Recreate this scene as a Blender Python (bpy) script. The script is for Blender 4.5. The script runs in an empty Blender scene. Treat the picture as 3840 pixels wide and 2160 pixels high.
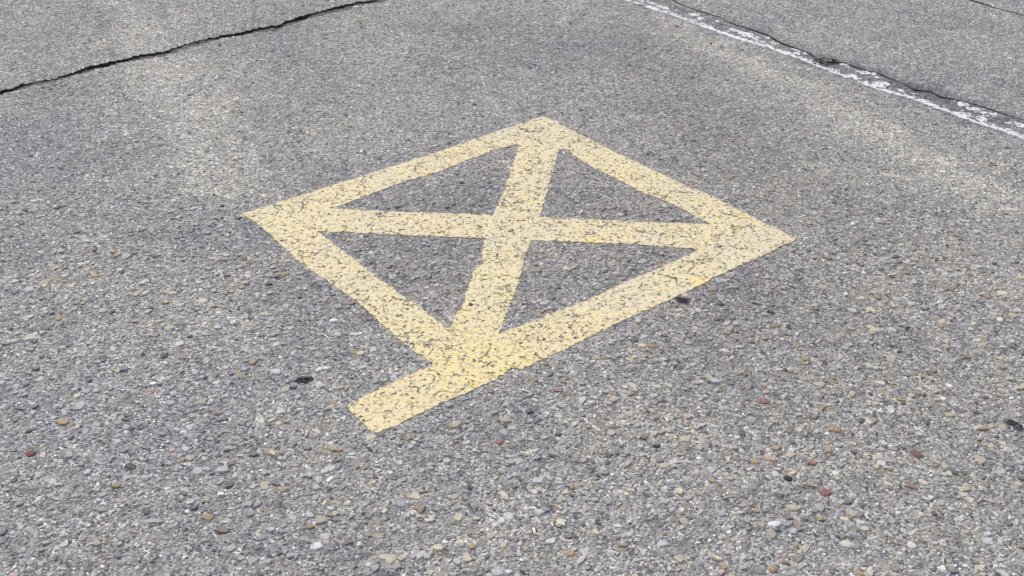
import bpy, math, random
import numpy as np
from mathutils import Matrix, Vector

# ------------------------------------------------------------------ camera, sky, sun, exposure
scene = bpy.context.scene
COL = scene.collection
CAM_H = 1.40
F_PX, PITCH, ROLL = 4415.12, math.radians(31.7324), math.radians(1.19647)
cam_data = bpy.data.cameras.new("camera")
cam_data.sensor_fit = 'HORIZONTAL'
cam_data.sensor_width = 36.0
cam_data.lens = 36.0 * F_PX / 3840.0
cam_data.clip_start = 0.05
cam_data.clip_end = 2000.0
cam = bpy.data.objects.new("camera", cam_data)
COL.objects.link(cam)
fw = Vector((0, math.cos(PITCH), -math.sin(PITCH)))
up = Vector((0, math.sin(PITCH), math.cos(PITCH)))
rt = Vector((1, 0, 0))
cr, sr = math.cos(ROLL), math.sin(ROLL)
cx = cr * rt + sr * up
cy = -sr * rt + cr * up
m = Matrix((cx, cy, -fw)).transposed().to_4x4()
m.translation = Vector((0, 0, CAM_H))
cam.matrix_world = m
scene.camera = cam

SUN_EL, SUN_AZ = math.radians(52), math.radians(-38)      # azimuth from +Y (away from camera), towards -X
world = bpy.data.worlds.new("World")
scene.world = world
world.use_nodes = True
wn, wl = world.node_tree.nodes, world.node_tree.links
wn.clear()
sky = wn.new('ShaderNodeTexSky'); sky.sky_type = 'NISHITA'; sky.sun_disc = False
sky.sun_elevation = SUN_EL; sky.sun_rotation = SUN_AZ
sky.air_density = 1.2; sky.dust_density = 4.0
hs = wn.new('ShaderNodeHueSaturation'); hs.inputs['Saturation'].default_value = 0.66
bg = wn.new('ShaderNodeBackground'); bg.inputs['Strength'].default_value = 0.11
wo = wn.new('ShaderNodeOutputWorld')
wl.new(sky.outputs[0], hs.inputs['Color']); wl.new(hs.outputs[0], bg.inputs['Color']); wl.new(bg.outputs[0], wo.inputs['Surface'])

sun_data = bpy.data.lights.new("sun", 'SUN')
sun_data.energy = 1.3
sun_data.angle = math.radians(14)
sun_data.color = (1.0, 0.98, 0.955)
sun = bpy.data.objects.new("sun", sun_data)
COL.objects.link(sun)
sd = Vector((math.sin(SUN_AZ) * math.cos(SUN_EL), math.cos(SUN_AZ) * math.cos(SUN_EL), math.sin(SUN_EL)))
sun.rotation_euler = sd.to_track_quat('Z', 'Y').to_euler()
sun.location = (-2, 3, 6)
scene.view_settings.view_transform = 'Standard'
scene.view_settings.look = 'None'
scene.view_settings.exposure = 0.48
scene.view_settings.gamma = 1.0

# ------------------------------------------------------------------ measured outlines on the ground plane (metres)
OUTER = [(-0.6768, 2.5879), (-0.5055, 2.7287), (-0.3169, 2.8833), (-0.2231, 2.9611), (-0.0803, 3.0917), (0.0450, 3.2011), (0.0646, 3.2185), (0.0842, 3.2263), (0.0997, 3.2155), (0.1188, 3.1905), (0.2565, 3.0191), (0.3582, 2.9036), (0.4444, 2.8036), (0.5091, 2.7438), (0.6092, 2.6175), (0.6928, 2.5158), (0.6017, 2.4379), (0.5121, 2.3663), (0.4083, 2.2741), (0.3425, 2.2172), (0.2183, 2.1176), (0.1300, 2.0388), (0.0192, 1.9470), (0.0010, 1.9507), (-0.0356, 1.9049), (-0.1368, 1.8275), (-0.1848, 1.7843), (-0.2315, 1.7444), (-0.2479, 1.7348), (-0.2594, 1.7376), (-0.2756, 1.7590), (-0.3097, 1.8049), (-0.3108, 1.8216), (-0.2859, 1.8458), (-0.2213, 1.9051), (-0.1546, 1.9590), (-0.1972, 2.0009), (-0.2470, 2.0627), (-0.3000, 2.1351), (-0.3415, 2.1925), (-0.3861, 2.2407), (-0.4390, 2.2960), (-0.4999, 2.3622), (-0.5789, 2.4725), (-0.6298, 2.5368)]
HOLE_A = [(-0.4564, 2.6245), (-0.3816, 2.6991), (-0.2867, 2.7848), (-0.2034, 2.8481), (-0.1249, 2.9257), (-0.0407, 3.0002), (0.0128, 3.0353), (0.0075, 2.9895), (-0.0095, 2.8714), (-0.0269, 2.7382), (-0.0336, 2.7090), (-0.0523, 2.6070), (-0.2884, 2.6142)]
HOLE_B = [(0.1242, 3.0056), (0.1501, 3.0034), (0.1653, 2.9629), (0.2132, 2.8901), (0.2704, 2.8284), (0.3283, 2.7574), (0.4064, 2.6872), (0.4513, 2.6352), (0.4897, 2.5838), (0.3461, 2.5845), (0.0655, 2.6027), (0.0858, 2.7433), (0.1051, 2.8809)]
HOLE_C = [(-0.4794, 2.5077), (-0.4072, 2.5042), (-0.2612, 2.4946), (-0.0673, 2.4877), (-0.0730, 2.4264), (-0.0704, 2.3646), (-0.0841, 2.3580), (-0.0948, 2.2808), (-0.1038, 2.2127), (-0.1120, 2.1689), (-0.1187, 2.1579), (-0.1295, 2.0924), (-0.1297, 2.0949), (-0.1425, 2.0960), (-0.1658, 2.1271), (-0.2091, 2.1840), (-0.2910, 2.2701), (-0.2591, 2.2345), (-0.2898, 2.2730), (-0.3646, 2.3678), (-0.4318, 2.4496)]
HOLE_D = [(0.0436, 2.4849), (0.2723, 2.4751), (0.4491, 2.4569), (0.3928, 2.4073), (0.3347, 2.3561), (0.2533, 2.2938), (0.1651, 2.2114), (0.0759, 2.1513), (-0.0265, 2.0727), (-0.0067, 2.1721), (0.0144, 2.2843), (0.0308, 2.4172)]
CRACK_NEAR = [(-1.5567, 3.3110), (-1.5285, 3.3428), (-1.5006, 3.3772), (-1.4673, 3.3978), (-1.4370, 3.4108), (-1.4085, 3.4418), (-1.3819, 3.4866), (-1.3683, 3.4963), (-1.3428, 3.5216), (-1.3108, 3.5544), (-1.2773, 3.5842), (-1.2417, 3.6086), (-1.2050, 3.6309), (-1.1600, 3.6564), (-1.1342, 3.6907), (-1.1014, 3.7347), (-1.0662, 3.7720), (-1.0299, 3.8074), (-0.9924, 3.8408), (-0.9523, 3.8642), (-0.9125, 3.8918), (-0.8702, 3.9091), (-0.8317, 3.9235), (-0.8026, 3.9675), (-0.7730, 4.0123), (-0.7339, 4.0613), (-0.6932, 4.1056), (-0.6583, 4.1282), (-0.6377, 4.1383), (-0.6123, 4.1650), (-0.5909, 4.2023), (-0.5597, 4.2255), (-0.5043, 4.2550), (-0.4588, 4.2920)]
CRACK_FAR = [(-1.5683, 3.3417), (-1.5393, 3.3718), (-1.5121, 3.4088), (-1.4766, 3.4243), (-1.4473, 3.4407), (-1.4195, 3.4744), (-1.3912, 3.5154), (-1.3813, 3.5365), (-1.3585, 3.5714), (-1.3234, 3.5956), (-1.2882, 3.6213), (-1.2530, 3.6485), (-1.2161, 3.6713), (-1.1714, 3.6996), (-1.1461, 3.7370), (-1.1125, 3.7794), (-1.0764, 3.8149), (-1.0375, 3.8407), (-0.9992, 3.8719), (-0.9594, 3.8982), (-0.9215, 3.9369), (-0.8798, 3.9600), (-0.8414, 3.9775), (-0.8136, 4.0308), (-0.7822, 4.0682), (-0.7415, 4.1098), (-0.7009, 4.1578), (-0.6673, 4.1928), (-0.6480, 4.2152), (-0.6212, 4.2336), (-0.5965, 4.2475), (-0.5650, 4.2711), (-0.5088, 4.2981), (-0.4630, 4.3357)]
JOINT_NEAR = [(0.5352, 4.4003), (0.5886, 4.3343), (0.6129, 4.2848), (0.6690, 4.2204), (0.7332, 4.1568), (0.7583, 4.0980), (0.8119, 4.0466), (0.8743, 3.9724), (0.8994, 3.9062), (0.9279, 3.8638), (0.9731, 3.8181), (0.9979, 3.7439), (1.0173, 3.6907), (1.0529, 3.7131), (1.0848, 3.7186), (1.1118, 3.6842), (1.1468, 3.6497), (1.1777, 3.6351), (1.1993, 3.5858), (1.2289, 3.5536), (1.2483, 3.4864), (1.2946, 3.4738), (1.3248, 3.4359), (1.3757, 3.4144), (1.4241, 3.3745), (1.4684, 3.3260), (1.4993, 3.2997), (1.5219, 3.2782)]
JOINT_FAR = [(0.5373, 4.4230), (0.5906, 4.3532), (0.6150, 4.3034), (0.6717, 4.2416), (0.7352, 4.1715), (0.7612, 4.1182), (0.8155, 4.0691), (0.8795, 4.0026), (0.9061, 3.9436), (0.9343, 3.8979), (0.9787, 3.8463), (1.0084, 3.7938), (1.0343, 3.7693), (1.0622, 3.7549), (1.0904, 3.7431), (1.1175, 3.7084), (1.1515, 3.6687), (1.1819, 3.6517), (1.2060, 3.6113), (1.2357, 3.5788), (1.2594, 3.5264), (1.3055, 3.5113), (1.3326, 3.4619), (1.3804, 3.4294), (1.4296, 3.3912), (1.4740, 3.3424), (1.5021, 3.3078), (1.5248, 3.2862)]
THIN_NEAR = [(1.7013, 4.4535), (1.7257, 4.4183), (1.7612, 4.3725), (1.7814, 4.3428), (1.8077, 4.3176), (1.8440, 4.2798), (1.8710, 4.2508)]
THIN_FAR = [(1.7055, 4.4667), (1.7309, 4.4345), (1.7670, 4.3902), (1.7851, 4.3539), (1.8109, 4.3270), (1.8478, 4.2906), (1.8754, 4.2630)]
LINE_LOW = [(0.3948, 4.3388), (0.4854, 4.2371), (0.5528, 4.1790), (0.6198, 4.0922), (0.6609, 4.0428), (0.7097, 3.9881), (0.7570, 3.9319), (0.8133, 3.8828), (0.8607, 3.8419), (0.8972, 3.7961), (0.9416, 3.7492), (0.9686, 3.7083), (0.9990, 3.6660), (1.0324, 3.6211), (1.0768, 3.5722), (1.1085, 3.5281), (1.1421, 3.4948), (1.1679, 3.4658), (1.2095, 3.4361), (1.2482, 3.3982), (1.2767, 3.3564), (1.3072, 3.3236), (1.3491, 3.2664), (1.3780, 3.2340), (1.4231, 3.1935), (1.4493, 3.1575), (1.4697, 3.1328)]
FLAKES = [(0.6442, 4.1760, 0.0202, 0.0164), (0.6596, 4.1449, 0.0167, 0.0118), (0.7659, 4.0216, 0.0190, 0.0127), (0.7972, 3.9826, 0.0342, 0.0236), (0.8326, 3.9445, 0.0153, 0.0150), (0.8750, 3.9497, 0.0122, 0.0110), (0.8887, 3.8977, 0.0180, 0.0121), (0.9494, 3.8395, 0.0219, 0.0158), (0.9763, 3.8007, 0.0098, 0.0104), (0.9424, 3.7987, 0.0115, 0.0116), (1.0759, 3.7084, 0.0206, 0.0113), (1.1103, 3.6453, 0.0075, 0.0146), (1.1339, 3.6408, 0.0187, 0.0208), (1.1588, 3.6282, 0.0159, 0.0109), (1.1620, 3.5399, 0.0282, 0.0258), (1.1491, 3.5392, 0.0154, 0.0234), (1.3535, 3.4153, 0.0096, 0.0078), (1.3722, 3.3903, 0.0190, 0.0188), (1.3788, 3.3598, 0.0164, 0.0142), (1.3988, 3.3527, 0.0140, 0.0131), (1.4163, 3.3263, 0.0115, 0.0119), (1.4120, 3.3011, 0.0137, 0.0107), (1.4446, 3.3148, 0.0123, 0.0151), (1.3933, 3.2804, 0.0204, 0.0211), (1.3510, 3.3099, 0.0184, 0.0214), (1.4641, 3.2499, 0.0080, 0.0115), (1.4891, 3.2483, 0.0199, 0.0105), (1.4992, 3.2325, 0.0132, 0.0156), (1.2111, 3.4876, 0.0175, 0.0114), (1.0811, 3.6089, 0.0159, 0.0156), (0.5361, 4.2555, 0.0314, 0.0107), (0.5008, 4.2991, 0.0248, 0.0078), (0.4542, 4.3348, 0.0252, 0.0079)]

# ------------------------------------------------------------------ numpy noise
def hash2(ix, iy, k):
    h = (ix.astype(np.int64) * 374761393 + iy.astype(np.int64) * 668265263 + k * 1442695041) & 0xffffffff
    h = ((h ^ (h >> 13)) * 1274126177) & 0xffffffff
    h = ((h ^ (h >> 16)) * 2246822519) & 0xffffffff
    h = h ^ (h >> 15)
    return (h & 0xffffff) / float(0x1000000)

def vnoise(x, y, k):
    ix, iy = np.floor(x), np.floor(y)
    fx, fy = x - ix, y - iy
    fx = fx * fx * (3 - 2 * fx); fy = fy * fy * (3 - 2 * fy)
    a, b = hash2(ix, iy, k), hash2(ix + 1, iy, k)
    c, d = hash2(ix, iy + 1, k), hash2(ix + 1, iy + 1, k)
    return (a * (1 - fx) + b * fx) * (1 - fy) + (c * (1 - fx) + d * fx) * fy

def fbm(x, y, k, n=3):
    s = 0; a = .5; t = 0
    for i in range(n):
        s = s + a * vnoise(x * 2 ** i, y * 2 ** i, k + 17 * i); t += a; a *= .5
    return s / t

def worley(x, y, k):
    """nearest and second nearest feature distance and the random number of the nearest cell"""
    ix, iy = np.floor(x), np.floor(y)
    f1 = np.full(x.shape, 9.0); f2 = np.full(x.shape, 9.0); idv = np.zeros(x.shape)
    for dx in (-1, 0, 1):
        for dy in (-1, 0, 1):
            jx, jy = ix + dx, iy + dy
            d = np.hypot(jx + hash2(jx, jy, k) - x, jy + hash2(jx, jy, k + 1) - y)
            near = d < f1
            f2 = np.where(near, f1, np.minimum(f2, d))
            idv = np.where(near, hash2(jx, jy, k + 2), idv)
            f1 = np.where(near, d, f1)
    return f1, f2, idv

def seg_dist(x, y, pts, closed=False):
    d = np.full(x.shape, 1e9)
    n = len(pts)
    for i in range(n if closed else n - 1):
        (ax, ay), (bx, by) = pts[i], pts[(i + 1) % n]
        vx, vy = bx - ax, by - ay
        t = np.clip(((x - ax) * vx + (y - ay) * vy) / (vx * vx + vy * vy + 1e-12), 0, 1)
        d = np.minimum(d, np.hypot(ax + t * vx - x, ay + t * vy - y))
    return d

def inside(x, y, pts):
    r = np.zeros(x.shape, bool)
    n = len(pts)
    for i in range(n):
        (ax, ay), (bx, by) = pts[i], pts[(i + 1) % n]
        if ay == by: continue
        c = (ay > y) != (by > y)
        r ^= c & (x < (bx - ax) * (y - ay) / (by - ay) + ax)
    return r

def sdf(x, y, pts):
    d = seg_dist(x, y, pts, True)
    return np.where(inside(x, y, pts), -d, d)

# ------------------------------------------------------------------ object helpers
def build(name, verts, loops, totals, mats, fmat=None, parent=None, attrs=None, smooth=False):
    me = bpy.data.meshes.new(name)
    verts = np.asarray(verts, np.float32); loops = np.asarray(loops, np.int32); totals = np.asarray(totals, np.int32)
    me.vertices.add(len(verts)); me.vertices.foreach_set('co', verts.ravel())
    me.loops.add(len(loops)); me.loops.foreach_set('vertex_index', loops)
    me.polygons.add(len(totals))
    starts = np.zeros(len(totals), np.int32); starts[1:] = np.cumsum(totals)[:-1]
    me.polygons.foreach_set('loop_start', starts)
    me.polygons.foreach_set('loop_total', totals)
    for mm in mats: me.materials.append(mm)
    if fmat is not None: me.polygons.foreach_set('material_index', np.asarray(fmat, np.int32))
    me.polygons.foreach_set('use_smooth', np.full(len(totals), smooth))
    for an, av in (attrs or {}).items():
        me.attributes.new(an, 'FLOAT', 'POINT').data.foreach_set('value', np.asarray(av, np.float32))
    me.update(calc_edges=True)
    me.validate()
    o = bpy.data.objects.new(name, me)
    COL.objects.link(o)
    o.parent = parent
    return o

def tag(o, label=None, cat=None, group=None, kind=None):
    if label: o['label'] = label
    if cat: o['category'] = cat
    if group: o['group'] = group
    if kind: o['kind'] = kind
    return o

# ------------------------------------------------------------------ materials
def new_mat(name):
    mm = bpy.data.materials.new(name); mm.use_nodes = True
    nt = mm.node_tree; nt.nodes.clear()
    out = nt.nodes.new('ShaderNodeOutputMaterial')
    bs = nt.nodes.new('ShaderNodeBsdfPrincipled')
    bs.inputs['Roughness'].default_value = 0.9
    bs.inputs['Specular IOR Level'].default_value = 0.25
    nt.links.new(bs.outputs[0], out.inputs[0])
    return mm, nt, bs

def N(nt, kind, **kw):
    n = nt.nodes.new(kind)
    for k, v in kw.items():
        if k.startswith('i_'):
            n.inputs[int(k[2:]) if k[2:].isdigit() else k[2:].replace('_', ' ')].default_value = v
        else: setattr(n, k, v)
    return n

def ramp(nt, fac, stops, interp='LINEAR'):
    r = nt.nodes.new('ShaderNodeValToRGB'); r.color_ramp.interpolation = interp
    e = r.color_ramp.elements
    while len(e) < len(stops): e.new(0.5)
    for el, (p, c) in zip(e, stops):
        el.position = p; el.color = (*c, 1) if len(c) == 3 else c
    nt.links.new(fac, r.inputs[0])
    return r.outputs[0]

def mixc(nt, mode, fac, a, b):
    n = nt.nodes.new('ShaderNodeMix'); n.data_type = 'RGBA'; n.blend_type = mode
    for sock, v in ((n.inputs[0], fac), (n.inputs[6], a), (n.inputs[7], b)):
        if hasattr(v, 'node'): nt.links.new(v, sock)
        elif isinstance(v, (int, float)): sock.default_value = v
        else: sock.default_value = (*v, 1)
    return n.outputs[2]

def math_n(nt, op, a, b=0.0, c=None, clamp=False):
    n = nt.nodes.new('ShaderNodeMath'); n.operation = op; n.use_clamp = clamp
    for i, v in enumerate((a, b) if c is None else (a, b, c)):
        if hasattr(v, 'node'): nt.links.new(v, n.inputs[i])
        else: n.inputs[i].default_value = v
    return n.outputs[0]

def g3(v, w=0.0): return (v * (1 + w), v, v * (1 - w * 1.15))

# wear and staining of the pavement: patches of dust and of oil with their own place on the ground
STAINS = [  # x, y, half length, half width, angle (deg), tint, amount
    (-1.10, 3.45, 1.30, 0.11, -66, (1.28, 1.26, 1.21), 1.0),
    (-0.98, 3.50, 1.20, 0.05, -67, (1.20, 1.19, 1.16), 1.0),
    (-1.28, 3.45, 1.00, 0.05, -65, (1.12, 1.11, 1.09), 0.8),
    (-0.75, 2.60, 0.90, 0.14, -76, (1.10, 1.09, 1.06), 0.7),
    (-0.78, 3.30, 0.30, 0.16, 20, (1.10, 1.07, 1.02), 0.6),
    (-1.35, 2.85, 0.45, 0.22, 75, (0.86, 0.88, 0.94), 0.8),
    (-0.64, 2.50, 0.22, 0.12, 10, (0.80, 0.83, 0.90), 0.8),
    (-0.72, 3.62, 0.40, 0.16, -70, (0.86, 0.87, 0.91), 0.7),
    (0.12, 3.85, 0.65, 0.28, -20, (0.82, 0.83, 0.86), 0.85),
    (0.62, 2.95, 0.50, 0.22, -50, (0.90, 0.88, 0.86), 0.7),
    (0.55, 3.35, 0.50, 0.22, -60, (0.84, 0.84, 0.85), 0.75),
    (0.93, 3.38, 1.25, 0.10, -62, (1.19, 1.18, 1.145), 1.0),
    (1.07, 3.20, 1.30, 0.06, -61, (1.13, 1.125, 1.10), 0.9),
    (1.20, 2.75, 0.80, 0.15, -62, (1.13, 1.125, 1.10), 0.9),
    (0.02, 2.50, 0.85, 0.60, 0, (0.89, 0.87, 0.88), 0.85),
    (-0.75, 1.85, 0.50, 0.30, 20, (0.98, 1.00, 1.04), 0.8),
    (0.20, 1.50, 0.50, 0.22, 0, (1.05, 1.05, 1.05), 0.7),
    (0.80, 1.45, 0.35, 0.20, 0, (0.97, 0.99, 1.01), 0.7),
    (0.70, 2.15, 0.40, 0.22, -40, (0.88, 0.88, 0.89), 0.7),
    (1.12, 3.62, 1.60, 0.085, -51, (0.66, 0.67, 0.71), 0.85),
    (1.40, 3.36, 0.50, 0.075, -48, (0.60, 0.62, 0.68), 0.8),
]
ng = bpy.data.node_groups.new("stain_tint", 'ShaderNodeTree')
ng.interface.new_socket("Color", in_out='OUTPUT', socket_type='NodeSocketColor')
go = ng.nodes.new('NodeGroupOutput')
geo = ng.nodes.new('ShaderNodeNewGeometry')
wob = N(ng, 'ShaderNodeTexNoise', i_Scale=7.0, i_Detail=4.0)
ng.links.new(geo.outputs['Position'], wob.inputs['Vector'])
wsub = N(ng, 'ShaderNodeVectorMath', operation='MULTIPLY_ADD')
wsub.inputs[1].default_value = (0.22, 0.22, 0); wsub.inputs[2].default_value = (-0.11, -0.11, 0)
ng.links.new(wob.outputs['Color'], wsub.inputs[0])
wadd = N(ng, 'ShaderNodeVectorMath', operation='ADD')
ng.links.new(geo.outputs['Position'], wadd.inputs[0]); ng.links.new(wsub.outputs[0], wadd.inputs[1])
big = N(ng, 'ShaderNodeTexNoise', i_Scale=3.2, i_Detail=3.0)
ng.links.new(geo.outputs['Position'], big.inputs['Vector'])
acc = ramp(ng, big.outputs['Fac'], [(0.30, (0.86, 0.87, 0.90)), (0.5, (1.0, 1.0, 1.0)), (0.70, (1.10, 1.08, 1.04))])
mid = N(ng, 'ShaderNodeTexNoise', i_Scale=22.0, i_Detail=3.0)
ng.links.new(geo.outputs['Position'], mid.inputs['Vector'])
acc = mixc(ng, 'MULTIPLY', 1.0, acc, ramp(ng, mid.outputs['Fac'], [(0.3, (0.84, 0.85, 0.87)), (0.5, (1, 1, 1)), (0.72, (1.11, 1.09, 1.06))]))
bn = N(ng, 'ShaderNodeTexNoise', i_Scale=55.0, i_Detail=4.0, i_Roughness=.65)
ng.links.new(geo.outputs['Position'], bn.inputs['Vector'])
brk = math_n(ng, 'MULTIPLY_ADD', bn.outputs['Fac'], 1.9, -.05, clamp=True)
for (sx, sy, rl, rw, ang, tint, amt) in STAINS:
    mp = N(ng, 'ShaderNodeMapping', vector_type='TEXTURE')
    mp.inputs['Location'].default_value = (sx, sy, 0)
    mp.inputs['Rotation'].default_value = (0, 0, math.radians(ang))
    mp.inputs['Scale'].default_value = (rl, rw, 1.0)
    ng.links.new(wadd.outputs[0], mp.inputs['Vector'])
    gr = N(ng, 'ShaderNodeTexGradient', gradient_type='SPHERICAL')
    ng.links.new(mp.outputs[0], gr.inputs['Vector'])
    fac = math_n(ng, 'MULTIPLY', math_n(ng, 'SMOOTHSTEP' if False else 'MULTIPLY', gr.outputs['Fac'], 2.0, clamp=True), amt)
    fac = math_n(ng, 'MULTIPLY', fac, brk, clamp=True)
    acc = mixc(ng, 'MULTIPLY', fac, acc, tint)
ng.links.new(acc, go.inputs[0])

def stains(nt):
    n = nt.nodes.new('ShaderNodeGroup'); n.node_tree = ng
    return n.outputs[0]

GAIN = 1.34
def asphalt_mat(name, grain, stone, tone, warm, coarse=0.55):
    """weathered asphalt: grains of sand and chippings in a grey binder, with relief"""
    mm, nt, bs = new_mat(name)
    geo = nt.nodes.new('ShaderNodeNewGeometry'); pos = geo.outputs['Position']
    warp = N(nt, 'ShaderNodeTexNoise', i_Scale=90.0, i_Detail=2.0); nt.links.new(pos, warp.inputs['Vector'])
    wv = N(nt, 'ShaderNodeVectorMath', operation='MULTIPLY_ADD')
    wv.inputs[1].default_value = (.008, .008, .008); nt.links.new(warp.outputs['Color'], wv.inputs[0]); nt.links.new(pos, wv.inputs[2])
    p = wv.outputs[0]
    v1 = N(nt, 'ShaderNodeTexVoronoi', i_Scale=1 / grain); v1.voronoi_dimensions = '2D'; nt.links.new(p, v1.inputs['Vector'])
    s1 = nt.nodes.new('ShaderNodeSeparateColor'); nt.links.new(v1.outputs['Color'], s1.inputs[0])
    T = tone * GAIN
    c = ramp(nt, s1.outputs[0], [(0.0, g3(.26 * T, .0)), (.22, g3(.58 * T, .0)), (.5, g3(.95 * T, warm)), (.74, g3(1.35 * T, warm)), (.92, g3(1.9 * T, .01)), (1.0, g3(2.8 * T, .0))])
    v2 = N(nt, 'ShaderNodeTexVoronoi', i_Scale=1 / stone); v2.voronoi_dimensions = '2D'; nt.links.new(p, v2.inputs['Vector'])
    s2 = nt.nodes.new('ShaderNodeSeparateColor'); nt.links.new(v2.outputs['Color'], s2.inputs[0])
    c2 = ramp(nt, s2.outputs[0], [(0.0, g3(.40 * T)), (.3, g3(.80 * T, .01)), (.55, g3(1.05 * T, .05)), (.7, g3(1.25 * T, .0)), (.82, (1.3 * T, 1.12 * T, .86 * T)), (.93, (1.0 * T, .78 * T, .58 * T)), (1.0, g3(1.9 * T))])
    c = mixc(nt, 'MIX', math_n(nt, 'MULTIPLY', math_n(nt, 'GREATER_THAN', s2.outputs[1], 0.45), coarse), c, c2)
    fn = N(nt, 'ShaderNodeTexNoise', i_Scale=700.0, i_Detail=2.0); nt.links.new(pos, fn.inputs['Vector'])
    c = mixc(nt, 'MULTIPLY', 1.0, c, ramp(nt, fn.outputs['Fac'], [(.3, g3(.72)), (.7, g3(1.28))]))
    e1 = N(nt, 'ShaderNodeTexVoronoi', i_Scale=1 / stone, feature='DISTANCE_TO_EDGE'); e1.voronoi_dimensions = '2D'; nt.links.new(p, e1.inputs['Vector'])
    c = mixc(nt, 'MULTIPLY', 1.0, c, stains(nt))
    nt.links.new(c, bs.inputs['Base Color'])
    # relief
    h1 = math_n(nt, 'MULTIPLY', math_n(nt, 'MINIMUM', e1.outputs['Distance'], 0.22), 4.0)
    h2 = math_n(nt, 'MULTIPLY', v1.outputs['Distance'], -0.9)
    hh = math_n(nt, 'ADD', math_n(nt, 'ADD', h1, h2), math_n(nt, 'MULTIPLY', fn.outputs['Fac'], 0.8))
    bp = N(nt, 'ShaderNodeBump', i_Strength=0.9, i_Distance=0.0014); nt.links.new(hh, bp.inputs['Height']); nt.links.new(bp.outputs[0], bs.inputs['Normal'])
    return mm

M_ASPH = asphalt_mat('worn_asphalt', 0.0042, 0.0095, 0.222, .015)
M_FINE = asphalt_mat('fine_asphalt', 0.0044, 0.0080, 0.222, .0, coarse=.3)

# chippings: each carries a random number that picks its mineral
PALETTE = [(0.00, (.050, .053, .060)), (.06, (.11, .115, .13)), (.14, (.18, .182, .19)), (.24, (.26, .26, .262)), (.38, (.34, .34, .338)),
           (.54, (.46, .458, .45)), (.66, (.40, .35, .265)), (.76, (.52, .47, .36)), (.85, (.31, .22, .125)), (.895, (.20, .145, .105)), (.925, (.25, .145, .115)),
           (.935, (.44, .34, .29)), (.955, (.55, .53, .49)), (.985, (.68, .67, .64))]
def stone_mat(name, dust, dustcol):
    mm, nt, bs = new_mat(name)
    at = N(nt, 'ShaderNodeAttribute', attribute_name='mineral')
    c = ramp(nt, at.outputs['Fac'], [(p_, tuple(min(.8, v * 1.12) for v in c_)) for p_, c_ in PALETTE], 'CONSTANT')
    geo = nt.nodes.new('ShaderNodeNewGeometry')
    fn = N(nt, 'ShaderNodeTexNoise', i_Scale=450.0, i_Detail=3.0); nt.links.new(geo.outputs['Position'], fn.inputs['Vector'])
    c = mixc(nt, 'MULTIPLY', 1.0, c, ramp(nt, fn.outputs['Fac'], [(.28, g3(.72)), (.72, g3(1.28))]))
    dn = N(nt, 'ShaderNodeTexNoise', i_Scale=160.0, i_Detail=2.0); nt.links.new(geo.outputs['Position'], dn.inputs['Vector'])
    c = mixc(nt, 'MIX', ramp(nt, dn.outputs['Fac'], [(.35, (0, 0, 0)), (.65, (dust,) * 3)]), c, dustcol)
    c = mixc(nt, 'MULTIPLY', 1.0, c, stains(nt))
    nt.links.new(c, bs.inputs['Base Color'])
    bs.inputs['Roughness'].default_value = .75
    bp = N(nt, 'ShaderNodeBump', i_Strength=0.5, i_Distance=0.0006); nt.links.new(fn.outputs['Fac'], bp.inputs['Height']); nt.links.new(bp.outputs[0], bs.inputs['Normal'])
    return mm
M_STONE = stone_mat('chippings', .55, g3(.30, .0))
M_STONE_FINE = stone_mat('fine_chippings', .95, g3(.258, .0))

def plain_mat(name, col, var=.35, scale=300.0, rough=.9):
    mm, nt, bs = new_mat(name)
    geo = nt.nodes.new('ShaderNodeNewGeometry')
    fn = N(nt, 'ShaderNodeTexNoise', i_Scale=scale, i_Detail=4.0); nt.links.new(geo.outputs['Position'], fn.inputs['Vector'])
    lo = tuple(v * (1 - var) for v in col); hi = tuple(v * (1 + var) for v in col)
    nt.links.new(ramp(nt, fn.outputs['Fac'], [(.3, lo), (.7, hi)]), bs.inputs['Base Color'])
    bp = N(nt, 'ShaderNodeBump', i_Strength=0.6, i_Distance=0.001); nt.links.new(fn.outputs['Fac'], bp.inputs['Height']); nt.links.new(bp.outputs[0], bs.inputs['Normal'])
    bs.inputs['Roughness'].default_value = rough
    return mm
M_TAR = plain_mat('bitumen', (.060, .058, .057), .6)
M_DIRT = plain_mat('crack_dirt', (.050, .047, .044))

# ------------------------------------------------------------------ ground and pavement slabs with open cracks between them
def extend(pts, far):
    a, b, c, d = (np.array(p) for p in (pts[0], pts[3], pts[-4], pts[-1]))
    u = (a - b) / np.linalg.norm(a - b); v = (d - c) / np.linalg.norm(d - c)
    return [tuple(a + u * far)] + list(pts) + [tuple(d + v * far)]

def ragged(pts, k, step=.004, amp=.0016):
    out = [pts[0]]
    for (ax, ay), (bx, by) in zip(pts[:-1], pts[1:]):
        L = math.hypot(bx - ax, by - ay); n = max(1, int(L / step)) if L < 1.0 else 1
        for i in range(1, n + 1):
            t = i / n; x, y = ax + (bx - ax) * t, ay + (by - ay) * t
            if L < 1.0:
                nx, ny = -(by - ay) / L, (bx - ax) / L
                e = float(fbm(np.array([x * 160]), np.array([y * 160]), k, 2)[0] - .5) * 2.6 * amp + float(fbm(np.array([x * 30]), np.array([y * 30]), k + 5, 2)[0] - .5) * 2 * amp
                x, y = x + nx * e, y + ny * e
            out.append((x, y))
    return out

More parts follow.
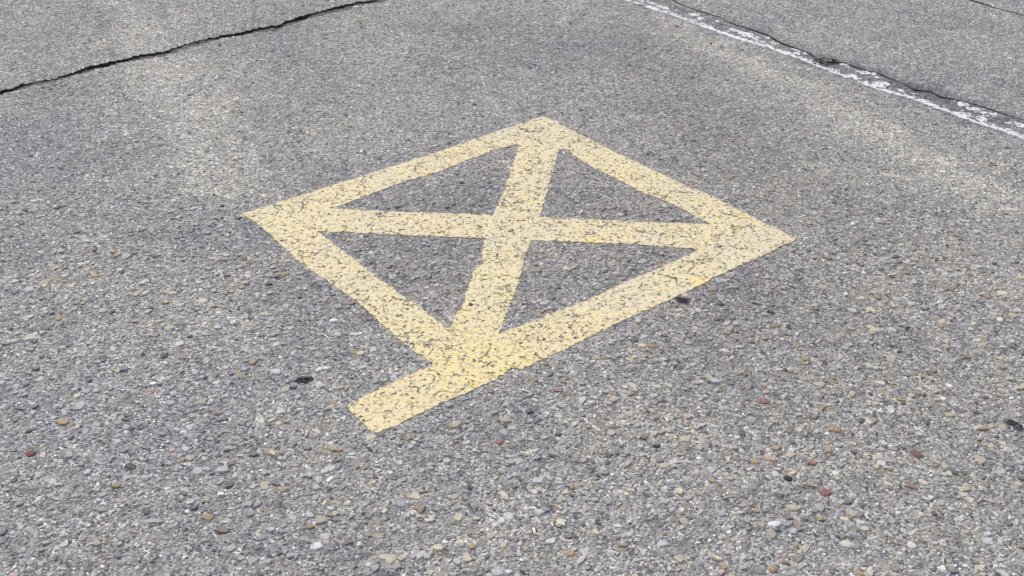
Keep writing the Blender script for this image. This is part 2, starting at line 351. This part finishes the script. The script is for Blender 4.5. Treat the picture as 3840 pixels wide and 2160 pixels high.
# straight run of the joint far past the picture, so that the slabs reach well out of view
def line_dir(pts):
    p = np.array(pts); d = p[-1] - p[0]; return d / np.linalg.norm(d)
def straight(pts, far):
    d = line_dir(pts); p = np.array(pts)
    return [tuple(p[0] - d * far)] + list(pts) + [tuple(p[-1] + d * far)]
FAR = 60.0
JOINT_FAR = [tuple(np.array(n_) + (np.array(f_) - np.array(n_)) * .6) for n_, f_ in zip(JOINT_NEAR, JOINT_FAR)]
JN, JF = straight(JOINT_NEAR, FAR), straight(JOINT_FAR, FAR)
TN, TF = straight(THIN_NEAR, FAR), straight(THIN_FAR, FAR)
CRACK_FAR = [tuple(np.array(n_) + (np.array(f_) - np.array(n_)) * .95) for n_, f_ in zip(CRACK_NEAR, CRACK_FAR)]
# the left crack runs on to the joint beyond the top of the picture and stops just short of it
cd = line_dir(CRACK_NEAR[-8:]); jd = line_dir(JOINT_NEAR)
def meet(p, d, q, e):
    A = np.array([[d[0], -e[0]], [d[1], -e[1]]]); t = np.linalg.solve(A, np.array(q) - np.array(p)); return np.array(p) + d * t[0]
corner_n = meet(CRACK_NEAR[-1], cd, np.array(JOINT_NEAR[0]), -jd)
corner_f = meet(CRACK_FAR[-1], cd, np.array(JOINT_NEAR[0]), -jd)
c0 = line_dir(CRACK_NEAR[:12])
left_n = tuple(np.array(CRACK_NEAR[0]) - c0 * FAR); left_f = tuple(np.array(CRACK_FAR[0]) - c0 * FAR)
CN = ragged([left_n] + CRACK_NEAR + [tuple(corner_n)], 11, amp=.0085)
CF = ragged([left_f] + CRACK_FAR + [tuple(corner_f)], 31, amp=.0085)
JN_R, JF_R = ragged(JN, 51), ragged(JF, 71)
TN_R, TF_R = ragged(TN, 91, amp=.001), ragged(TF, 93, amp=.001)

def joint_part(pts): return [p for p in pts if p[1] < corner_n[1] - 0.01]
POLY_MAIN = CN + joint_part(JN_R) + [(48.0, -55.0), (-60.0, -55.0)]
POLY_LEFT = CF + [JN_R[0], (-60.0, JN_R[0][1])]
POLY_RIGHT = JF_R[::-1] + TN_R
POLY_FAR = TF_R[::-1] + [(60.0, JN_R[0][1] + 25)]

DEPTH = 0.022
rng = np.random.default_rng(7)
KEEP = []                                   # spots reserved for single stones and lumps: x, y, radius

def stone_field(poly, sizes, edges, box):
    """flat angular chippings bedded in the surface; returns vertices, triangles and the mineral number of each vertex"""
    V, T, A = [], [], []
    base = 0
    for (dens, rmin, rmax, hmul, region) in sizes:
        x0, x1, y0, y1 = box
        n = int(dens * (x1 - x0) * (y1 - y0))
        x = rng.uniform(x0, x1, n); y = rng.uniform(y0, y1, n)
        half = .47 * np.sqrt(y * y + CAM_H ** 2) + .70
        k = (np.abs(x) < half) & region(x, y) & inside(x, y, poly)
        x, y = x[k], y[k]
        u = rng.random(len(x)); r = rmin * (rmax / rmin) ** (u ** 1.6)
        for e in edges:
            k = seg_dist(x, y, e) > r * .9; x, y, r = x[k], y[k], r[k]
        for (kx, ky, kr) in KEEP:
            k = np.hypot(x - kx, y - ky) > r + kr; x, y, r = x[k], y[k], r[k]
        n = len(x)
        if n == 0: continue
        NS = 7
        th = (np.arange(NS) / NS * 2 * np.pi)[None, :] + rng.uniform(0, 6.28, n)[:, None] + rng.uniform(-.40, .40, (n, NS))
        asp = rng.uniform(.45, 1.0, n)[:, None]; rot = rng.uniform(0, np.pi, n)[:, None]
        rad = r[:, None] * rng.uniform(.66, 1.22, (n, NS))
        ex, ey = np.cos(th) * rad, np.sin(th) * rad * asp
        px = ex * np.cos(rot) - ey * np.sin(rot); py = ex * np.sin(rot) + ey * np.cos(rot)
        h = (r * rng.uniform(.10, .46, n) * hmul).clip(.0004, .0036)
        pd = sdf(x, y, OUTER)
        for hole in (HOLE_A, HOLE_B, HOLE_C, HOLE_D): pd = np.maximum(pd, -sdf(x, y, hole))
        in_paint = pd < .012
        h = np.where(in_paint, np.minimum(h, .0008), h)
        tx, ty = rng.uniform(-.3, .3, n), rng.uniform(-.3, .3, n)       # tilt of the worn top
        ring0 = np.stack([x[:, None] + px, y[:, None] + py, np.full((n, NS), -.0008)], -1)
        s1 = rng.uniform(.66, .86, (n, NS))
        z1 = (h[:, None] * (1 + tx[:, None] * px / r[:, None] + ty[:, None] * py / r[:, None])).clip(.0001)
        ring1 = np.stack([x[:, None] + px * s1, y[:, None] + py * s1, z1], -1)
        top = np.stack([x, y, h * 1.12], -1)[:, None, :]
        vv = np.concatenate([ring0, ring1, top], 1)
        V.append(vv.reshape(-1, 3))
        tl = []
        for i in range(NS):
            j = (i + 1) % NS
            tl += [(i, j, NS + j), (i, NS + j, NS + i), (NS + i, NS + j, 2 * NS)]
        tl = np.array(tl)
        T.append((tl[None] + (base + np.arange(n) * (2 * NS + 1))[:, None, None]).reshape(-1, 3))
        mn = rng.random(n)
        mn = np.where((rng.random(n) < (.62 - .75 * (x + .25)).clip(.12, .72)) & (mn > .66) & (mn < .955), mn * .62, mn)
        wm = (rng.random(n) < (.10 + .22 * (x + .4)).clip(0, .26)) & (mn > .24) & (mn < .66)
        mn = np.where(wm, .66 + rng.random(n) * .295, mn)                        # browner stone to the right
        if rmin > .008: mn = np.where(mn < .5, .60 + mn * .62, mn)           # the big ones are mostly tan and brown flint   # greyer stone to the left
        A.append(np.repeat(mn, 2 * NS + 1))
        base += n * (2 * NS + 1)
    if not V: return np.zeros((0, 3)), np.zeros((0, 3), int), np.zeros(0)
    return np.concatenate(V), np.concatenate(T), np.concatenate(A)

def slab(name, poly, mats, sizes, edges, box):
    n = len(poly)
    p = np.array(poly)
    area = np.sum(p[:, 0] * np.roll(p[:, 1], -1) - np.roll(p[:, 0], -1) * p[:, 1])
    if area < 0: p = p[::-1]
    top = np.c_[p, np.zeros(n)]; bot = np.c_[p, np.full(n, -DEPTH)]
    V, T, A = stone_field([tuple(q) for q in p], sizes, edges, box)
    verts = np.concatenate([top, bot, V])
    i = np.arange(n); j = (i + 1) % n
    wall = np.stack([i, i + n, j + n, j], 1)
    loops = np.concatenate([i, wall.ravel(), (T + 2 * n).ravel()])
    totals = np.concatenate([[n], np.full(n, 4), np.full(len(T), 3)])
    fm = np.concatenate([[0], np.full(n, 1), np.full(len(T), 2)])
    o = build(name, verts, loops, totals, mats, fm, attrs={'mineral': np.concatenate([np.full(2 * n, .5), A])})
    return tag(o, kind='structure')

everywhere = lambda x, y: np.ones(x.shape, bool)
near = lambda x, y: y < 2.7
away = lambda x, y: y >= 2.7

# single stones, lumps of tar and bits of stalk that stand out; placed first so the chippings leave room for them
def lump(name, x, y, rx, ry, h, ang, mat, seed, rough=.16, z=0.0, sides=14, zr=.12):
    """an angular pebble or lump bedded in the surface"""
    r = np.random.default_rng(seed)
    rings = [(1.0, -.25), (1.02, .15), (.88, .62), (.58, .92), (.25, 1.0)]
    prof = 1 + r.uniform(-rough, rough, sides); prof = (prof + .5 * np.roll(prof, 1)) / 1.5
    V = []
    for s, zz in rings:
        th = np.arange(sides) / sides * 2 * np.pi
        q = prof * s * (1 + r.uniform(-.05, .05, sides))
        V.append(np.c_[np.cos(th) * rx * q, np.sin(th) * ry * q, h * zz * (1 + r.uniform(-zr, zr, sides))])
    V.append(np.array([[0, 0, h * 1.0]]))
    V = np.concatenate(V)
    loops, tot = [], []
    for k in range(len(rings) - 1):
        for i in range(sides):
            j = (i + 1) % sides
            loops += [k * sides + i, k * sides + j, (k + 1) * sides + j, (k + 1) * sides + i]; tot.append(4)
    b = (len(rings) - 1) * sides
    for i in range(sides):
        loops += [b + i, b + (i + 1) % sides, len(V) - 1]; tot.append(3)
    o = build(name, V, loops, tot, [mat], smooth=False)
    o.location = (x, y, z); o.rotation_euler = (0, 0, math.radians(ang))
    return o

def pebble_mat(name, c):
    g = sum(c) / 3
    return plain_mat(name, tuple(.9 * (v * .54 + g * .46) for v in c), .35, 240.0, .8)

PEBBLES = [  # x, y, rx, ry, height, angle, colour, label
    (.4475, 2.0295, .0105, .0065, .0042, -40, (.72, .55, .50), 'pale pink pebble lying alone on grey asphalt, right below the long lower right stripe'),
    (.2972, 2.0425, .0120, .0080, .0034, -20, (.40, .24, .12), 'orange brown pebble set in the asphalt close below the lower right yellow stripe'),
    (.4549, 2.2743, .0120, .0075, .0034, -10, (.40, .25, .14), 'flat rust orange pebble right of the black tar lump at the yellow stripe'),
    (-.0172, 1.7162, .0095, .0085, .0038, 20, (.42, .16, .12), 'salmon red pebble in the foreground asphalt below the yellow tail end'),
    (-.8694, 1.6559, .0095, .0105, .0040, 60, (.26, .085, .075), 'dark red pebble near the left edge of the photo'),
    (-.3814, 2.1145, .0095, .0055, .0036, 0, (.78, .74, .70), 'small white pebble left of the yellow lower left stripe'),
    (.4835, 1.6864, .0125, .0090, .0042, -35, (.58, .36, .27), 'salmon pink pebble with a wedge shape in the lower right foreground'),
    (.6217, 1.7746, .0120, .0100, .0042, 0, (.46, .28, .11), 'round orange ochre pebble at lower right, brightest orange there'),
    (.5640, 1.5946, .0095, .0100, .0040, 40, (.34, .10, .095), 'crimson red pebble in the lower right foreground among tan chippings'),
    (.5047, 1.6300, .0080, .0065, .0036, 0, (.045, .050, .062), 'small round blue black pebble in the lower right foreground'),
    (.7568, 1.7066, .0130, .0095, .0040, -50, (.22, .12, .09), 'dark reddish brown pebble toward the right edge of the foreground'),
    (.4360, 1.4036, .0080, .0075, .0040, 0, (.50, .27, .08), 'deep orange pebble at the bottom edge of the photo'),
    (.8572, 1.8255, .0100, .0075, .0038, -20, (.58, .48, .18), 'yellow pebble next to a white stone near the right edge'),
    (.4988, 1.8619, .0125, .0095, .0036, -15, (.36, .18, .14), 'brick red pebble on the right side, above the orange ochre one'),
    (-.6801, 1.6269, .0125, .0095, .0034, -30, (.115, .12, .14), 'dark slate grey pebble in the lower left foreground'),
    (.4582, 1.5103, .0105, .0080, .0040, -15, (.72, .72, .74), 'clean white pebble in the lower right foreground'),
    (.4991, 1.5514, .0135, .0080, .0038, 10, (.54, .48, .30), 'cream tan flat pebble just below the crimson red one'),
    (.5727, 1.4641, .0140, .0090, .0040, -15, (.58, .55, .42), 'large cream pebble near the bottom edge at right'),
    (-.5589, 1.7838, .0085, .0065, .0034, 0, (.38, .24, .15), 'light brown pebble in the left foreground below the yellow tail'),
    (.5740, 2.8466, .0130, .0100, .0034, -20, (.42, .25, .15), 'lone orange pebble just outside the upper right yellow stripe'),
]
for (x, y, rx, ry, h, a, c, lab) in PEBBLES: KEEP.append((x, y, max(rx, ry) * .85))
TARS = [  # x, y, rx, ry, height, angle, label
    (.3800, 2.2235, .0165, .0095, .0040, -42, 'black lump of tar touching the lower right yellow stripe'),
    (-.4125, 1.8965, .0165, .0090, .0040, 8, 'black lump of tar on the asphalt left of the yellow tail'),
    (.9745, 1.8010, .0180, .0095, .0042, -48, 'dark lump of tar at the right edge of the photo'),
]
for t in TARS: KEEP.append((t[0], t[1], t[2] * .7))

SM = [(340, .0085, .0150, .75, lambda x, y: (y < 2.4) & (vnoise(x * 3.1, y * 3.1, 611) + .25 * x > .38)), (1800, .0045, .0115, .95, near), (1300, .0042, .0100, .7, away), (16000, .0018, .0046, .9, near), (9000, .0024, .0046, .7, away)]
slab('pavement', POLY_MAIN, [M_ASPH, M_TAR, M_STONE], SM, [CRACK_NEAR, JOINT_NEAR], (-2.7, 2.7, .75, 5.0))
slab('pavement', POLY_LEFT, [M_ASPH, M_TAR, M_STONE_FINE], [(7000, .0026, .0062, .8, everywhere)], [CRACK_FAR], (-2.8, 1.0, 2.6, 5.6))
slab('pavement', POLY_RIGHT, [M_FINE, M_TAR, M_STONE_FINE], [(7000, .0024, .0052, .8, everywhere)], [JOINT_FAR], (.2, 2.9, 2.6, 5.6))
slab('pavement', POLY_FAR, [M_FINE, M_TAR, M_STONE_FINE], [(2600, .0030, .0065, .9, everywhere)], [THIN_FAR], (1.2, 3.0, 3.4, 5.6))

g = 900.0
gv = np.array([(-g, -g, -DEPTH - .004), (g, -g, -DEPTH - .004), (g, g, -DEPTH - .004), (-g, g, -DEPTH - .004)])
tag(build('ground', gv, [0, 1, 2, 3], [4], [M_DIRT]), kind='structure')

# grit and soil lying in the open cracks
def soil_bed(pts, half, z0, z1, k):
    p = np.array(pts); seg = np.hypot(*np.diff(p, axis=0).T); s = np.r_[0, np.cumsum(seg)]
    ss = np.arange(0, s[-1], .004); cxx, cyy = np.interp(ss, s, p[:, 0]), np.interp(ss, s, p[:, 1])
    d_ = line_dir(pts); nx, ny = -d_[1], d_[0]
    tt = np.arange(-half, half + .001, .004)
    Xs, Ys = cxx[:, None] + nx * tt[None], cyy[:, None] + ny * tt[None]
    Zs = z0 + (z1 - z0) * np.clip(fbm(Xs * 45, Ys * 45, k, 2) * .5 + fbm(Xs * 9, Ys * 9, k + 3, 2) * .9 - .25, 0, 1) + .004 * (fbm(Xs * 200, Ys * 200, k + 7, 2) - .5)
    n0, n1 = Xs.shape
    ii = (np.arange(n0 - 1)[:, None] * n1 + np.arange(n1 - 1)[None]).ravel()
    q = np.stack([ii, ii + n1, ii + n1 + 1, ii + 1], 1)
    return tag(build('crack_soil', np.c_[Xs.ravel(), Ys.ravel(), Zs.ravel()], q.ravel(), np.full(len(q), 4), [M_SOIL]), kind='structure')
M_SOIL = plain_mat('crack_grit', (.12, .115, .11), .8, 240.0)
mid_line = [tuple((np.array(a) + np.array(b)) / 2) for a, b in zip(CRACK_NEAR, CRACK_FAR)]
soil_bed(mid_line, .040, -.013, .0005, 401)
soil_bed([tuple((np.array(a) + np.array(b)) / 2) for a, b in zip(JOINT_NEAR, JOINT_FAR)], .040, -.009, .0, 421)

# ------------------------------------------------------------------ paint films
def film(name, X, Y, mask, Z, mat, parent=None, select=None, zlow=-.0006):
    """cells of a fine grid that still carry paint, with a thin edge all round"""
    cells = mask if select is None else (mask & select)
    ny, nx = cells.shape
    ci, cj = np.nonzero(cells)
    W = nx + 1
    quad = np.stack([ci * W + cj, ci * W + cj + 1, (ci + 1) * W + cj + 1, (ci + 1) * W + cj], 1)
    pad = np.pad(mask, 1)
    ed = []
    for (di, dj, a, b) in ((-1, 0, 0, 1), (0, 1, 1, 2), (1, 0, 2, 3), (0, -1, 3, 0)):
        open_ = ~pad[ci + 1 + di, cj + 1 + dj]
        ed.append(np.stack([quad[open_, a], quad[open_, b]], 1))
    ed = np.concatenate(ed)
    used, inv = np.unique(quad.ravel(), return_inverse=True)
    remap = np.full((ny + 1) * W, -1); remap[used] = np.arange(len(used))
    V = np.c_[X.ravel()[used], Y.ravel()[used], Z.ravel()[used]]
    eu = np.unique(ed.ravel()); emap = np.full((ny + 1) * W, -1); emap[eu] = np.arange(len(eu)) + len(used)
    V2 = np.c_[X.ravel()[eu], Y.ravel()[eu], np.full(len(eu), zlow)]
    side = np.stack([remap[ed[:, 0]], emap[ed[:, 0]], emap[ed[:, 1]], remap[ed[:, 1]]], 1)
    loops = np.concatenate([inv.reshape(-1, 4).ravel(), side.ravel()])
    totals = np.full(len(quad) + len(side), 4)
    return build(name, np.concatenate([V, V2]), loops, totals, [mat], parent=parent, smooth=False)

def paint_mat(name, stops, worn, fleck, thin=None, fresh_patches=()):
    mm, nt, bs = new_mat(name)
    geo = nt.nodes.new('ShaderNodeNewGeometry'); pos = geo.outputs['Position']
    n1 = N(nt, 'ShaderNodeTexNoise', i_Scale=28.0, i_Detail=4.0, i_Roughness=.6); nt.links.new(pos, n1.inputs['Vector'])
    c = ramp(nt, n1.outputs['Fac'], stops)
    n0 = N(nt, 'ShaderNodeTexNoise', i_Scale=5.0, i_Detail=5.0, i_Roughness=.6); nt.links.new(pos, n0.inputs['Vector'])
    c = mixc(nt, 'MIX', ramp(nt, n0.outputs['Fac'], [(.45, (0, 0, 0)), (.62, (.6, .6, .6))]), c, tuple(v * .93 for v in worn))
    for (bx, by, bl, bw, fresh, amt) in fresh_patches:                    # a second coat laid at the near corner, and a few thick dabs
        mp = N(nt, 'ShaderNodeMapping', vector_type='TEXTURE'); mp.inputs['Location'].default_value = (bx, by, 0); mp.inputs['Scale'].default_value = (bl, bw, 1)
        mv = N(nt, 'ShaderNodeVectorMath', operation='MULTIPLY_ADD'); mv.inputs[1].default_value = (.05, .05, 0); nt.links.new(n1.outputs['Color'], mv.inputs[0]); nt.links.new(pos, mv.inputs[2])
        nt.links.new(mv.outputs[0], mp.inputs['Vector'])
        gd = N(nt, 'ShaderNodeTexGradient', gradient_type='SPHERICAL'); nt.links.new(mp.outputs[0], gd.inputs['Vector'])
        c = mixc(nt, 'MIX', math_n(nt, 'MULTIPLY', math_n(nt, 'MULTIPLY', gd.outputs['Fac'], 2.2, clamp=True), amt), c, fresh)
    n2 = N(nt, 'ShaderNodeTexNoise', i_Scale=120.0, i_Detail=3.0); nt.links.new(pos, n2.inputs['Vector'])
    c = mixc(nt, 'MIX', ramp(nt, n2.outputs['Fac'], [(.46, (0, 0, 0)), (.68, (.75, .75, .75))]), c, worn)
    n3 = N(nt, 'ShaderNodeTexNoise', i_Scale=330.0, i_Detail=2.0); nt.links.new(pos, n3.inputs['Vector'])
    c = mixc(nt, 'MULTIPLY', ramp(nt, n3.outputs['Fac'], [(.50, (0, 0, 0)), (.72, (.8, .8, .8))]), c, fleck)
    if thin:
        w_ = N(nt, 'ShaderNodeTexNoise', i_Scale=150.0, i_Detail=1.0); nt.links.new(pos, w_.inputs['Vector'])
        wv = N(nt, 'ShaderNodeVectorMath', operation='MULTIPLY_ADD'); wv.inputs[1].default_value = (.006, .006, .006)
        nt.links.new(w_.outputs['Color'], wv.inputs[0]); nt.links.new(pos, wv.inputs[2])
        e_ = N(nt, 'ShaderNodeTexVoronoi', i_Scale=85.0, feature='DISTANCE_TO_EDGE'); e_.voronoi_dimensions = '2D'; nt.links.new(wv.outputs[0], e_.inputs['Vector'])
        g_ = N(nt, 'ShaderNodeTexNoise', i_Scale=95.0, i_Detail=2.0); nt.links.new(pos, g_.inputs['Vector'])
        f_ = math_n(nt, 'MULTIPLY', math_n(nt, 'SUBTRACT', math_n(nt, 'MULTIPLY', math_n(nt, 'SUBTRACT', g_.outputs['Fac'], .455), 1.6), e_.outputs['Distance']), 14.0, clamp=True)
        c = mixc(nt, 'MIX', math_n(nt, 'MULTIPLY', f_, .7), c, thin)
    nt.links.new(c, bs.inputs['Base Color'])
    bs.inputs['Roughness'].default_value = .8
    bp = N(nt, 'ShaderNodeBump', i_Strength=.5, i_Distance=.0006); nt.links.new(n3.outputs['Fac'], bp.inputs['Height']); nt.links.new(bp.outputs[0], bs.inputs['Normal'])
    return mm
M_YELLOW = paint_mat('yellow_road_paint', [(.25, (.75, .61, .30)), (.42, (.74, .63, .36)), (.55, (.73, .635, .40)), (.72, (.66, .585, .43))], (.68, .615, .49), (.78, .76, .72), (.36, .30, .20), [(-.10, 1.95, .42, .38, (.77, .645, .32), .5), (-.02, 1.96, .15, .15, (.78, .65, .29), .65), (.215, 2.485, .028, .05, (.82, .66, .22), .9), (.46, 2.33, .04, .03, (.82, .67, .22), .8)])
M_WHITE = paint_mat('white_road_paint', [(.3, (.70, .71, .735)), (.7, (.79, .795, .81))], (.60, .61, .64), (.8, .8, .82))

# the yellow crossed square with its tail
CELL = .0016
gx = np.arange(-.74, .76, CELL); gy = np.arange(1.66, 3.29, CELL)
X, Y = np.meshgrid(gx, gy)
X = X + (hash2(np.round(X / CELL), np.round(Y / CELL), 501) - .5) * CELL * .5
Y = Y + (hash2(np.round(X / CELL), np.round(Y / CELL), 503) - .5) * CELL * .5
xc, yc = (gx[:-1] + gx[1:]) / 2, (gy[:-1] + gy[1:]) / 2
XC, YC = np.meshgrid(xc, yc)
d = sdf(XC, YC, OUTER)
for hole in (HOLE_A, HOLE_B, HOLE_C, HOLE_D): d = np.maximum(d, -sdf(XC, YC, hole))
d = d + (fbm(XC * 75, YC * 75, 61, 3) - .5) * .0042 + (fbm(XC * 230, YC * 230, 67, 2) - .5) * .0075
mask = d < 0
f1, f2, ids = worley(XC * 95 + (fbm(XC * 60, YC * 60, 201) - .5) * .8, YC * 95 + (fbm(XC * 60, YC * 60, 203) - .5) * .8, 71)
gate = fbm(XC * 105, YC * 105, 81, 2)
gate2 = fbm(XC * 9, YC * 9, 83, 2)
pit = (f2 - f1) < (gate - .615 + (gate2 - .5) * .09) * 1.45
g1, g2, gid = worley(XC * 48, YC * 48, 91)                                    # plucked chippings
pit |= (g1 + .22 * (fbm(XC * 190, YC * 190, 97, 2) - .5) < .05 + .26 * (gid - .50)) & (gid > .60)
w1 = (fbm(XC * 22, YC * 22, 101) - .5) * .9; w2 = (fbm(XC * 22, YC * 22, 103) - .5) * .9
k1, k2, kid = worley(XC * 15 + w1, YC * 15 + w2, 107)                          # hairline cracks
pit |= ((k2 - k1) < .030) & (fbm(XC * 16, YC * 16, 109) > .50)
mask &= ~pit
s1, s2, sid = worley(X * 95, Y * 95, 113)
Z = .0017 + .0007 * (.6 - s1) + .0007 * (fbm(X * 60, Y * 60, 115) - .5)
A, B, C_, D_ = OUTER[0], (.0842, 3.2263), OUTER[15], (-.080, 1.868)
def to_line(p, q):
    L = math.hypot(q[0] - p[0], q[1] - p[1]); return np.abs((q[0] - p[0]) * (YC - p[1]) - (q[1] - p[1]) * (XC - p[0])) / L
border = np.stack([to_line(A, B), to_line(B, C_), to_line(C_, OUTER[25]), to_line(OUTER[33], A)])
which = border.argmin(0)
is_border = border.min(0) < .112
is_border |= (YC < 1.95)
which = np.where(border[2] < np.where(YC < 2.0, .124, .112), 2, np.where((YC < 1.95) | (border[3] < .112), 3, which))
mid = lambda *p: tuple(np.mean(np.array(p), 0))
d_h = to_line(A, C_); d_v = to_line(B, D_)
mark = bpy.data.objects.new('crossed_square_marking', None); COL.objects.link(mark)
mark.location = (0, 2.5, 0)
tag(mark, 'worn yellow painted square crossed by two diagonals, with a short tail, on grey asphalt', 'road marking')
inv = Matrix.Translation((0, -2.5, 0))
def stripe(name, sel, label):
    o = film(name, X, Y, mask, Z, M_YELLOW, mark, sel)
    o.matrix_parent_inverse = inv
    if label: o['label'] = label
for k in range(4):
    stripe('border_stripe', is_border & (which == k), 'near border stripe that runs on past the corner as a short tail' if k == 2 else None)
stripe('diagonal_stripe', ~is_border & (d_h < d_v), None)
stripe('diagonal_stripe', ~is_border & (d_h >= d_v), None)

# the flaking white line along the joint
low = np.array(LINE_LOW); ld = line_dir(LINE_LOW); ln = np.array([-ld[1], ld[0]])
if ln[1] < 0: ln = -ln
o0 = low[0] - ld * 1.2
LEN = float(np.dot(low[-1] - o0, ld)) + .8
CS = .0022
gs, gt = np.arange(0, LEN, CS), np.arange(-.03, .17, CS)
S, T_ = np.meshgrid(gs, gt)
XL, YL = o0[0] + S * ld[0] + T_ * ln[0], o0[1] + S * ld[1] + T_ * ln[1]
sc, tc = np.meshgrid((gs[:-1] + gs[1:]) / 2, (gt[:-1] + gt[1:]) / 2)
xl, yl = o0[0] + sc * ld[0] + tc * ln[0], o0[1] + sc * ld[1] + tc * ln[1]
ls = [float(np.dot(np.array(p) - o0, ld)) for p in LINE_LOW]; lt = [float(np.dot(np.array(p) - o0, ln)) for p in LINE_LOW]
tl = tc - np.interp(sc, ls, lt)                                               # height above the lower edge of the line
js = [float(np.dot(np.array(p) - o0, ld)) for p in JOINT_NEAR]; jt = [float(np.dot(np.array(p) - o0, ln)) for p in JOINT_NEAR]
to_joint = np.interp(sc, js, jt) - tc
fw1, fw2, fid = worley(sc * 30 + (fbm(sc * 50, tc * 50, 301) - .5) * .9, tc * 48 + (fbm(sc * 50, tc * 50, 303) - .5) * .9, 307)
edge_n = (fbm(sc * 60, tc * 60, 311) - .5)
band = .024 + .022 * (fbm(sc * 9, sc * 0 + 3.3, 313) - .5) + .016 * edge_n
wmask = (tl > .004 * edge_n) & (tl < band) & (fid > .42) & ((fw2 - fw1) > .10 + .22 * (fbm(sc * 14, tc * 14, 317) - .45))
wmask |= (tl > .012 * edge_n + .001) & (tl < .017 + .030 * edge_n + .012 * (fbm(sc * 40, tc * 8, 361) - .5)) & (fid > .02) & ((fw2 - fw1) > .045 + .35 * edge_n)
for (fx, fy, fa, fb) in FLAKES:
    p = np.array((fx, fy)) - o0; ps, pt = float(np.dot(p, ld)), float(np.dot(p, ln))
    q = ((sc - ps) / (fa * 1.0)) ** 2 + ((tc - pt) / (fb * 1.0)) ** 2 + edge_n * 2.4 + (fbm(sc * 140, tc * 140, 321) - .5) * .8
    wmask |= q < .9
wmask |= (tl > band) & (to_joint > .02) & (fbm(sc * 34, tc * 60, 331) > .735)
wmask &= to_joint > .004
wmask &= ~(fbm(sc * 130, tc * 170, 341) > np.where(tl > .014, .60, .68))
ZL = .0028 + .0006 * (fbm(S * 80, T_ * 80, 351) - .5) + 0 * S
wl_o = film('white_line', XL, YL, wmask, ZL, M_WHITE)
tag(wl_o, 'thin flaking white painted line running beside the dark joint at upper right', 'line marking')

# ------------------------------------------------------------------ single stones, lumps of tar, stalks
for i, (x, y, rx, ry, h, a, c, lab) in enumerate(PEBBLES):
    tag(lump('pebble', x, y, rx, ry, h, a, pebble_mat('pebble_stone', c), 40 + i, rough=.34, sides=9), lab, 'pebble', 'coloured pebbles set in the asphalt')
M_LUMP = plain_mat('tar_lump', (.085, .085, .092), .75, 190.0)
for i, (x, y, rx, ry, h, a, lab) in enumerate(TARS):
    o = lump('tar_lump', x, y, rx, ry, h, a, M_LUMP, 90 + i, rough=.48, sides=34, zr=.6)
    tag(o, lab, 'tar lump', 'lumps of tar on the asphalt')
o = lump('pebble', .3905, 2.2345, .0115, .0050, .0052, -15, pebble_mat('chip_stone', (.40, .28, .25)), 131)
tag(o, 'pinkish chip of stone lying on the tar lump beside the yellow stripe', 'pebble')
o = lump('stone_chip', -.590, 4.190, .013, .010, .005, 20, pebble_mat('pale_chip', (.66, .62, .55)), 137)
tag(o, 'pale stone chip on the near edge of the long dark crack', 'stone chip')
o = lump('pebble', -.0905, 2.1885, .0050, .0085, .0040, 15, M_LUMP, 139, rough=.3)
tag(o, 'tiny black stone stuck in the vertical yellow diagonal stripe', 'pebble')

def stalk(x, y, L, r, ang, lab):
    n, sides = 9, 6
    V, loops, tot = [], [], []
    for i in range(n):
        t = i / (n - 1); s = (t - .5) * L; rr = r * (1 - .55 * abs(2 * t - 1) ** 2)
        off = .05 * L * math.sin(t * 3.1)
        for k in range(sides):
            th = k / sides * 2 * math.pi
            V.append((s, off + rr * math.cos(th), rr * (1 + math.sin(th)) + .0012))
    for i in range(n - 1):
        for k in range(sides):
            a, b = i * sides + k, i * sides + (k + 1) % sides
            loops += [a, b, b + sides, a + sides]; tot.append(4)
    loops += list(range(sides))[::-1] + [(n - 1) * sides + k for k in range(sides)]; tot += [sides, sides]
    o = build('dry_stalk', V, loops, tot, [M_STALK], smooth=True)
    o.location = (x, y, 0); o.rotation_euler = (0, 0, math.radians(ang))
    tag(o, lab, 'plant stalk', 'bits of dry stalk on the asphalt')
M_STALK = plain_mat('dry_straw', (.66, .63, .54), .15, 300.0)
stalk(.0308, 1.872, .034, .0017, -24, 'short pale dry stalk lying below the lower right yellow stripe')
stalk(-.3895, 2.0478, .040, .0018, -52, 'short pale dry stalk lying left of the lower left yellow stripe')

# the clump of brown leaf litter caught in the joint
rl = np.random.default_rng(77)
V, loops, tot = [], [], []
for i in range(46):
    a = rl.uniform(0, 6.28); r0 = .034 * math.sqrt(rl.random())
    cxx, cyy, czz = math.cos(a) * r0 * 1.2, math.sin(a) * r0 * .9, .0015 + .010 * rl.random() * (1 - r0 / .04)
    L, w = rl.uniform(.008, .018), rl.uniform(.003, .007)
    a = rl.uniform(0, 6.28); tz = rl.uniform(-.5, .5)
    ux, uy = math.cos(a), math.sin(a)
    b = len(V)
    for (s, t, zz) in ((-1, 0, 0), (-.3, -1, .25), (.4, -.8, .3), (1, 0, 0), (.4, .8, .3), (-.3, 1, .25)):
        V.append((cxx + ux * s * L / 2 - uy * t * w / 2, cyy + uy * s * L / 2 + ux * t * w / 2, max(.0002, czz + tz * s * L / 2 + zz * .004)))
    m_ = len(V) - b
    V += [(p[0], p[1], p[2] + .0006) for p in V[b:b + 6]]
    loops += [b + 5, b + 4, b + 3, b + 2, b + 1, b]; tot.append(6)
    loops += [b + 6 + k for k in range(6)]; tot.append(6)
    for k in range(6):
        loops += [b + k, b + (k + 1) % 6, b + 6 + (k + 1) % 6, b + 6 + k]; tot.append(4)
o = build('leaf_litter', V, loops, tot, [plain_mat('dead_leaf', (.060, .042, .038), .6, 160.0)])
o.location = (1.030, 3.735, 0)
tag(o, 'dark brown clump of leaf litter caught in the joint beside the white line', 'leaf litter')
